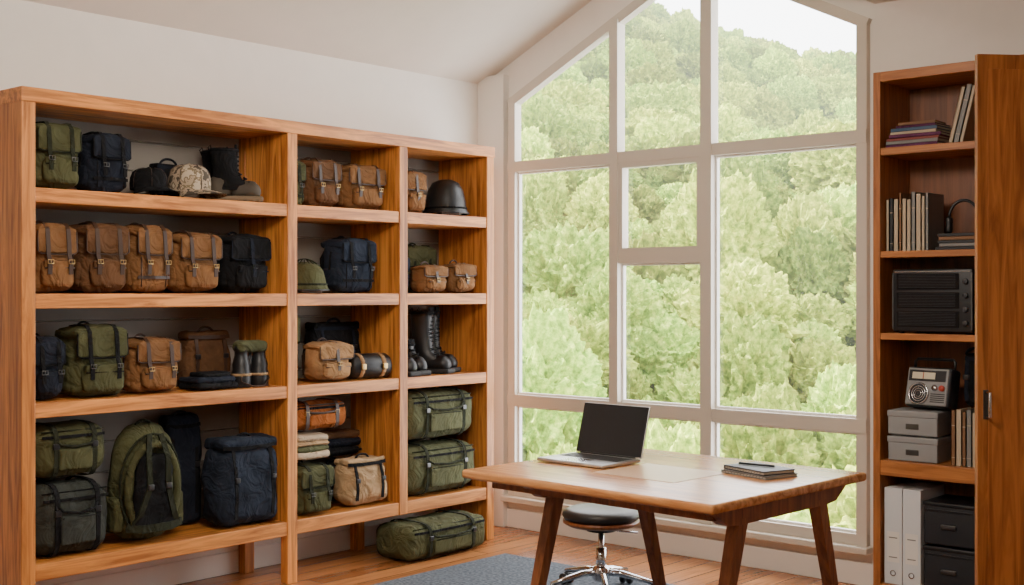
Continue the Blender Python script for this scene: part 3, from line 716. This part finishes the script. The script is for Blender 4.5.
# shelf 5
q = B()
for i in range(2):
    x = i*.088
    q.box((x, 0, 0), (x+.084, .27, .44), 'white_card'); q.box((x+.012, -.001, .10), (x+.072, 0, .24), 'trim_paint')
    q.box((x+.022, -.0015, .12), (x+.062, -.001, .125), 'book_grey'); q.box((x+.022, -.0015, .21), (x+.062, -.001, .215), 'book_grey')
    M0 = q.M; q.M = Matrix.Translation((x+.042, -.001, .05)) @ Matrix.Rotation(math.pi/2, 4, 'X')
    q.lathe([(.010, 0), (.014, 0), (.014, .003), (.010, .003)], 'steel', (0, 0, 0), 18); q.M = M0
q.finish('ring_binders', (IX0+.004, CY+.025, .1105), 0, bevel=.002)
q = B()
for i, z in enumerate((0, .2)):
    q.rb((0, .12, z+.095), (.235, .25, .18), .01, 'dark_box', 2); q.box((-.11, -.008, z+.155), (.11, -.005, z+.165), 'black_plastic')
    q.rb((0, -.01, z+.09), (.07, .012, .02), .004, 'dark_metal', 2)
    q.rb((0, .12, z+.187), (.243, .258, .02), .006, 'black_plastic', 2)
q.finish('storage_drawer_boxes', (IX1-.128, CY+.035, .1105), 0, bevel=.001)

# ------------------------------------------------------------------ desk
q = B(); DW, DD = 1.17, 1.02
q.rb((0, 0, .733), (DW, DD, .034), .012, 'desk_top_wood', 2)
q.box((-DW/2+.07, -DD/2+.10, .675), (DW/2-.07, -DD/2+.125, .716), 'desk_leg_wood'); q.box((-DW/2+.07, DD/2-.125, .675), (DW/2-.07, DD/2-.10, .716), 'desk_leg_wood')
def tapered(q, p0, p1, w0, w1, m):
    a = Vector(p0); b = Vector(p1); V = []
    for p, w in ((a, w0), (b, w1)):
        V += [(p.x-w*.42, p.y-w/2, p.z), (p.x+w*.42, p.y-w/2, p.z), (p.x+w*.42, p.y+w/2, p.z), (p.x-w*.42, p.y+w/2, p.z)]
    q.add(V, [(0, 1, 2, 3), (7, 6, 5, 4), (0, 4, 5, 1), (1, 5, 6, 2), (2, 6, 7, 3), (3, 7, 4, 0)], m, False)
for x in (-DW/2+.27, DW/2-.07):
    P = []
    for i in range(13):
        yy = -.43+.86*i/12; e = min(1, (1-abs(yy)/.43)*4); P.append((yy, .716-.012-.055*math.sin(e*math.pi/2)))
    V = []; n = len(P)
    for sx in (-.024, .024):
        for (yy, zz) in P: V.append((x+sx, yy, zz))
        for (yy, zz) in P: V.append((x+sx, yy, .716))
    F = []
    for i in range(n-1):
        F += [(i, i+1, n+i+1, n+i), (2*n+i, 3*n+i, 3*n+i+1, 2*n+i+1), (i, 2*n+i, 2*n+i+1, i+1)]
    F += [(0, n, 3*n, 2*n), (n-1, 3*n-1, 4*n-1, 2*n-1)]
    q.add(V, F, 'desk_leg_wood', False)
    for sy in (-1, 1):
        tapered(q, (x+.0, sy*.25, .70), (x, sy*.455, 0), .058, .038, 'desk_leg_wood')
q.box((-DW/2+.27, -.02, .64), (DW/2-.07, .02, .69), 'desk_leg_wood')
q.box((-DW/2+.42, -.22, .7502), (-DW/2+.80, .12, .7515), 'desk_pad')
q.finish('wooden_desk', (-2.73, 3.965, .016), math.radians(-2.4), bevel=.003)
desk_z = .766

# laptop
q = B(); lw, ld = .345, .245
q.rb((0, 0, .008), (lw, ld, .014), .006, 'alu', 3)
q.box((-lw/2+.02, -.01, .0148), (lw/2-.02, ld/2-.025, .0155), 'black_plastic')
for r_ in range(5):
    for c_ in range(13):
        x = -lw/2+.026+c_*.0228; y = -.004+r_*.0198; q.box((x, y, .0155), (x+.019, y+.0165, .0168), 'keys')
q.box((-.055, -ld/2+.015, .0149), (.055, -.022, .0153), 'steel')
q.cyl((-lw/2+.03, ld/2-.002, .014), (lw/2-.03, ld/2-.002, .014), .006, 'black_plastic')
q.M = Matrix.Translation((0, ld/2, .014)) @ Matrix.Rotation(math.radians(-16), 4, 'X')
q.rb((0, .003, .108), (lw, .007, .212), .003, 'alu', 3)
q.box((-lw/2+.003, -.0012, .006), (lw/2-.003, -.0004, .211), 'screen_black')
q.M = Matrix.Identity(4)
q.finish('laptop', (-3.09, 3.965, desk_z+.002), math.radians(-2), bevel=.0005)

# notebooks
q = B(); z = 0
for (th, w_, d_, m, a) in ((.013, .235, .165, 'book_grey', .05), (.016, .225, .155, 'book_black', -.02)):
    q.M = Matrix.Translation((0, 0, z)) @ Matrix.Rotation(a, 4, 'Z')
    q.rb((0, 0, .002), (w_, d_, .004), .0014, m, 2); q.rb((0, 0, th-.002), (w_, d_, .004), .0014, m, 2); q.box((-w_/2+.004, -d_/2+.004, .003), (w_/2-.004, d_/2-.003, th-.003), 'paper')
    q.box((-w_/2, -d_/2, .001), (-w_/2+.004, d_/2, th-.001), m)
    for kk in range(14): q.tube([(-w_/2+.012+kk*(w_-.024)/13, -d_/2-.004, .003), (-w_/2+.012+kk*(w_-.024)/13, -d_/2-.006, th/2), (-w_/2+.012+kk*(w_-.024)/13, -d_/2+.006, th+.002)], .0012, 'dark_metal', 5)
    z += th+.0005
q.M = Matrix.Identity(4)
q.cyl((-.09, -.02, z+.005), (.05, .03, z+.005), .0045, 'black_plastic', seg=10)
q.finish('notebooks_with_pen', (-2.40, 4.12, desk_z+.0005), math.radians(-18))

# ------------------------------------------------------------------ swivel stool
q = B(); dz = -.075
q.lathe([(.001, .425+dz), (.15, .425+dz), (.178, .435+dz), (.186, .452+dz), (.18, .47+dz), (.15, .482+dz), (.001, .478+dz)], 'seat_pad', (0, 0, 0), 36)
q.lathe([(.001, .40+dz), (.16, .402+dz), (.182, .415+dz), (.182, .428+dz), (.001, .428+dz)], 'desk_leg_wood', (0, 0, 0), 36)
q.lathe([(.07, .375+dz), (.07, .402+dz)], 'black_plastic', (0, 0, 0), 20, cap=True)
q.cyl((0, 0, .12), (0, 0, .38+dz), .014, 'chrome'); q.cyl((0, 0, .10), (0, 0, .22), .024, 'chrome'); q.lathe([(.03, .06), (.042, .07), (.042, .12), (.03, .135)], 'chrome', (0, 0, 0), 24, cap=True)
q.tube([(0, 0, .385+dz), (.09, .05, .375+dz), (.15, .09, .37+dz)], .005, 'chrome', 8)
for i in range(5):
    a = 2*math.pi*i/5+.45; c, s_ = math.cos(a), math.sin(a)
    q.tube([(c*.03, s_*.03, .105), (c*.10, s_*.10, .10), (c*.19, s_*.19, .08), (c*.255, s_*.255, .066)], .015, 'chrome', 10, scales=[1.15, 1.05, .85, .7])
    q.cyl((c*.252, s_*.252, .035), (c*.252, s_*.252, .072), .007, 'steel')
    q.tube([(c*.252+s_*.012, s_*.252-c*.012, .027), (c*.252+s_*.026, s_*.252-c*.026, .027)], .027, 'black_plastic', 18)
    q.tube([(c*.252-s_*.012, s_*.252+c*.012, .027), (c*.252-s_*.026, s_*.252+c*.026, .027)], .027, 'black_plastic', 18)
    q.rb((c*.252, s_*.252, .045), (.026, .026, .03), .01, 'black_plastic', 2)
q.finish('swivel_stool', (-3.61, 4.73, .0165), 0, floor=True)

# ------------------------------------------------------------------ outside hillside
FW = Vector((-.6618, .7497)); RT = Vector((.7497, .6618))
KE = [(-1.2, .33), (-.2, .29), (0, .262), (.10, .228), (.15, .206), (.2, .190), (.26, .178), (.32, .168), (.5, .165), (1.5, .16)]
def elev(u):
    for (a, ea), (b, eb) in zip(KE, KE[1:]):
        if u <= b: return ea+(eb-ea)*max(0, (u-a)/(b-a))
    return KE[-1][1]
RN, RF = 34, 300
def r_f_cos(ph): return RF*math.cos(ph)
def hill(r, ph):
    u = math.tan(ph); zr = 1.45+(elev(u)-.013)*r_f_cos(ph)
    k = (r-RN)/(RF-RN); zz = -15+(zr+15)*(k**.92 if k > 0 else 0)
    x = r*math.cos(ph); y = r*math.sin(ph)
    return zz+noise.noise(Vector((x*.022, y*.022, 3)))*13*min(1, k*3)*(1-k*.75)
def wp(r, ph, z):
    d = FW*math.cos(ph)*r+RT*math.sin(ph)*r
    return (d.x, d.y, z)
forest = bpy.data.objects.new('forest_hillside', None); sc.collection.objects.link(forest)
V = []; F = []; NR, NP = 70, 60; P0, P1 = math.radians(-32), math.radians(48)
for i in range(NR+1):
    for j in range(NP+1):
        r = RN-20+(RF+25-RN+20)*i/NR; ph = P0+(P1-P0)*j/NP
        z = hill(min(max(r, RN), RF), ph)-(0 if r < RF else (r-RF)*.6)
        V.append(wp(r, ph, z))
for i in range(NR):
    for j in range(NP):
        a = i*(NP+1)+j; F.append((a, a+1, a+NP+2, a+NP+1))
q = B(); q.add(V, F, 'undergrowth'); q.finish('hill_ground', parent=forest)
crowns = []
import bmesh
for kx in range(6):
    bm = bmesh.new(); bmesh.ops.create_icosphere(bm, subdivisions=6, radius=1)
    o = Vector((kx*13.1, kx*5.7, 2))
    for v in bm.verts:
        p = v.co.copy(); n = p.normalized()
        d = 1+.22*noise.noise(p*1.6+o)+.34*(.40-1.6*abs(noise.noise(p*2.6+o)))+.18*(.45-1.8*abs(noise.noise(p*6+o)))+.07*noise.noise(p*13+o)+.05*noise.noise(p*27+o)
        v.co = n*d; v.co.z *= (1.1, 1.25, 1.0, 1.45, 1.2, 1.1)[kx]
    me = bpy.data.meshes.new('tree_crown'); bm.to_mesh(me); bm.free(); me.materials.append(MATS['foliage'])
    crowns.append(me)
pts = [[] for _ in crowns]
rnd = random.Random(3)
# spaced scattering so that each crown stands clear of its neighbours
grid = {}
cnt = 0; tries = 0
while tries < 60000 and cnt < 9000:
    tries += 1
    ph = rnd.uniform(P0, P1); r = math.sqrt(rnd.uniform(RN**2, (RF+6)**2))
    s = rnd.choice((1.3, 1.8, 2.3, 2.8, 3.4, 3.9))*rnd.uniform(.85, 1.15)*(0.72+.25*(r/RF))
    x, y = r*math.cos(ph), r*math.sin(ph); cx, cy = int(x//6), int(y//6); ok = True
    for a in (-1, 0, 1):
        for b in (-1, 0, 1):
            for (px, py, ps) in grid.get((cx+a, cy+b), ()):
                if (px-x)**2+(py-y)**2 < (.64*(ps+s))**2: ok = False; break
            if not ok: break
        if not ok: break
    if not ok: continue
    grid.setdefault((cx, cy), []).append((x, y, s))
    z = hill(min(r, RF), ph)+s*.8+rnd.uniform(-.3, 2.0)*(1 if r < 270 else .3)
    pts[rnd.randrange(len(crowns))].append((wp(r, ph, z), s, rnd.uniform(0, 6.28))); cnt += 1
for _ in range(2500):
    ph = rnd.uniform(P0, P1); r = math.sqrt(rnd.uniform(RN**2, (RF)**2)); s = rnd.uniform(1.0, 1.9)
    pts[rnd.randrange(len(crowns))].append((wp(r, ph, hill(r, ph)+s*.2), s, rnd.uniform(0, 6.28)))
for k, me in enumerate(crowns):
    V = []; F = []
    for (p, s, a) in pts[k]:
        o = len(V)
        for i in range(4):
            b_ = a+i*math.pi/2; V.append((p[0]+s*.7071*math.cos(b_), p[1]+s*.7071*math.sin(b_), p[2]))
        F.append((o, o+1, o+2, o+3))
    pm = bpy.data.meshes.new('crown_points'); pm.from_pydata(V, [], F)
    po = bpy.data.objects.new('crown_scatter', pm); sc.collection.objects.link(po); po.parent = forest
    po.instance_type = 'FACES'; po.use_instance_faces_scale = True; po.show_instancer_for_render = False; po.show_instancer_for_viewport = False
    co = bpy.data.objects.new('tree_crown', me); sc.collection.objects.link(co); co.parent = po

# ------------------------------------------------------------------ light
w = bpy.data.worlds.new('sky'); sc.world = w; w.use_nodes = True
N = w.node_tree.nodes; bg = N['Background']; bg.inputs[0].default_value = (.98, .99, 1.0, 1); bg.inputs[1].default_value = 9.0
sun = bpy.data.lights.new('sun', 'SUN'); sun.energy = 38; sun.angle = math.radians(2); sun.color = (1, .94, .78)
so = bpy.data.objects.new('sun', sun); sc.collection.objects.link(so)
so.rotation_euler = Vector((.80, .08, -.62)).to_track_quat('-Z', 'Y').to_euler(); so.location = (-10, -10, 30)
def area(name, loc, size, energy, target, col):
    l = bpy.data.lights.new(name, 'AREA'); l.shape = 'RECTANGLE'; l.size, l.size_y = size; l.energy = energy; l.color = col
    o = bpy.data.objects.new(name, l); sc.collection.objects.link(o); o.location = loc
    o.rotation_euler = (Vector(target)-Vector(loc)).to_track_quat('-Z', 'Y').to_euler(); return o
area('added_fill_light', (-2.6, 2.6, 2.84), (1.2, .9), 115, (-3.8, 3.7, .7), (1, .90, .78))  # added overhead fill for shelf and desk, no real fitting here
area('added_fill_light', (-.6, .2, 2.8), (2.0, 2.0), 58, (-3.2, 2.5, 1.0), (1, .91, .80))  # second added fill, unseen above the camera, softens the room
pl = bpy.data.lights.new('window_portal', 'AREA'); pl.shape = 'RECTANGLE'; pl.size = 2.5; pl.size_y = 3.3
try: pl.cycles.is_portal = True
except Exception: pl.energy = 0
po = bpy.data.objects.new('window_portal', pl); sc.collection.objects.link(po); po.location = (-3.93, 6.08, 1.75); po.rotation_euler = (math.radians(-90), 0, 0)

# ------------------------------------------------------------------ camera
cam = bpy.data.cameras.new('camera'); cam.sensor_width = 36; cam.lens = 36*1246/1024; cam.clip_end = 2000
co = bpy.data.objects.new('camera', cam); sc.collection.objects.link(co)
co.location = (0, 0, 1.45); co.rotation_euler = (math.radians(90), 0, math.radians(41.44)); sc.camera = co
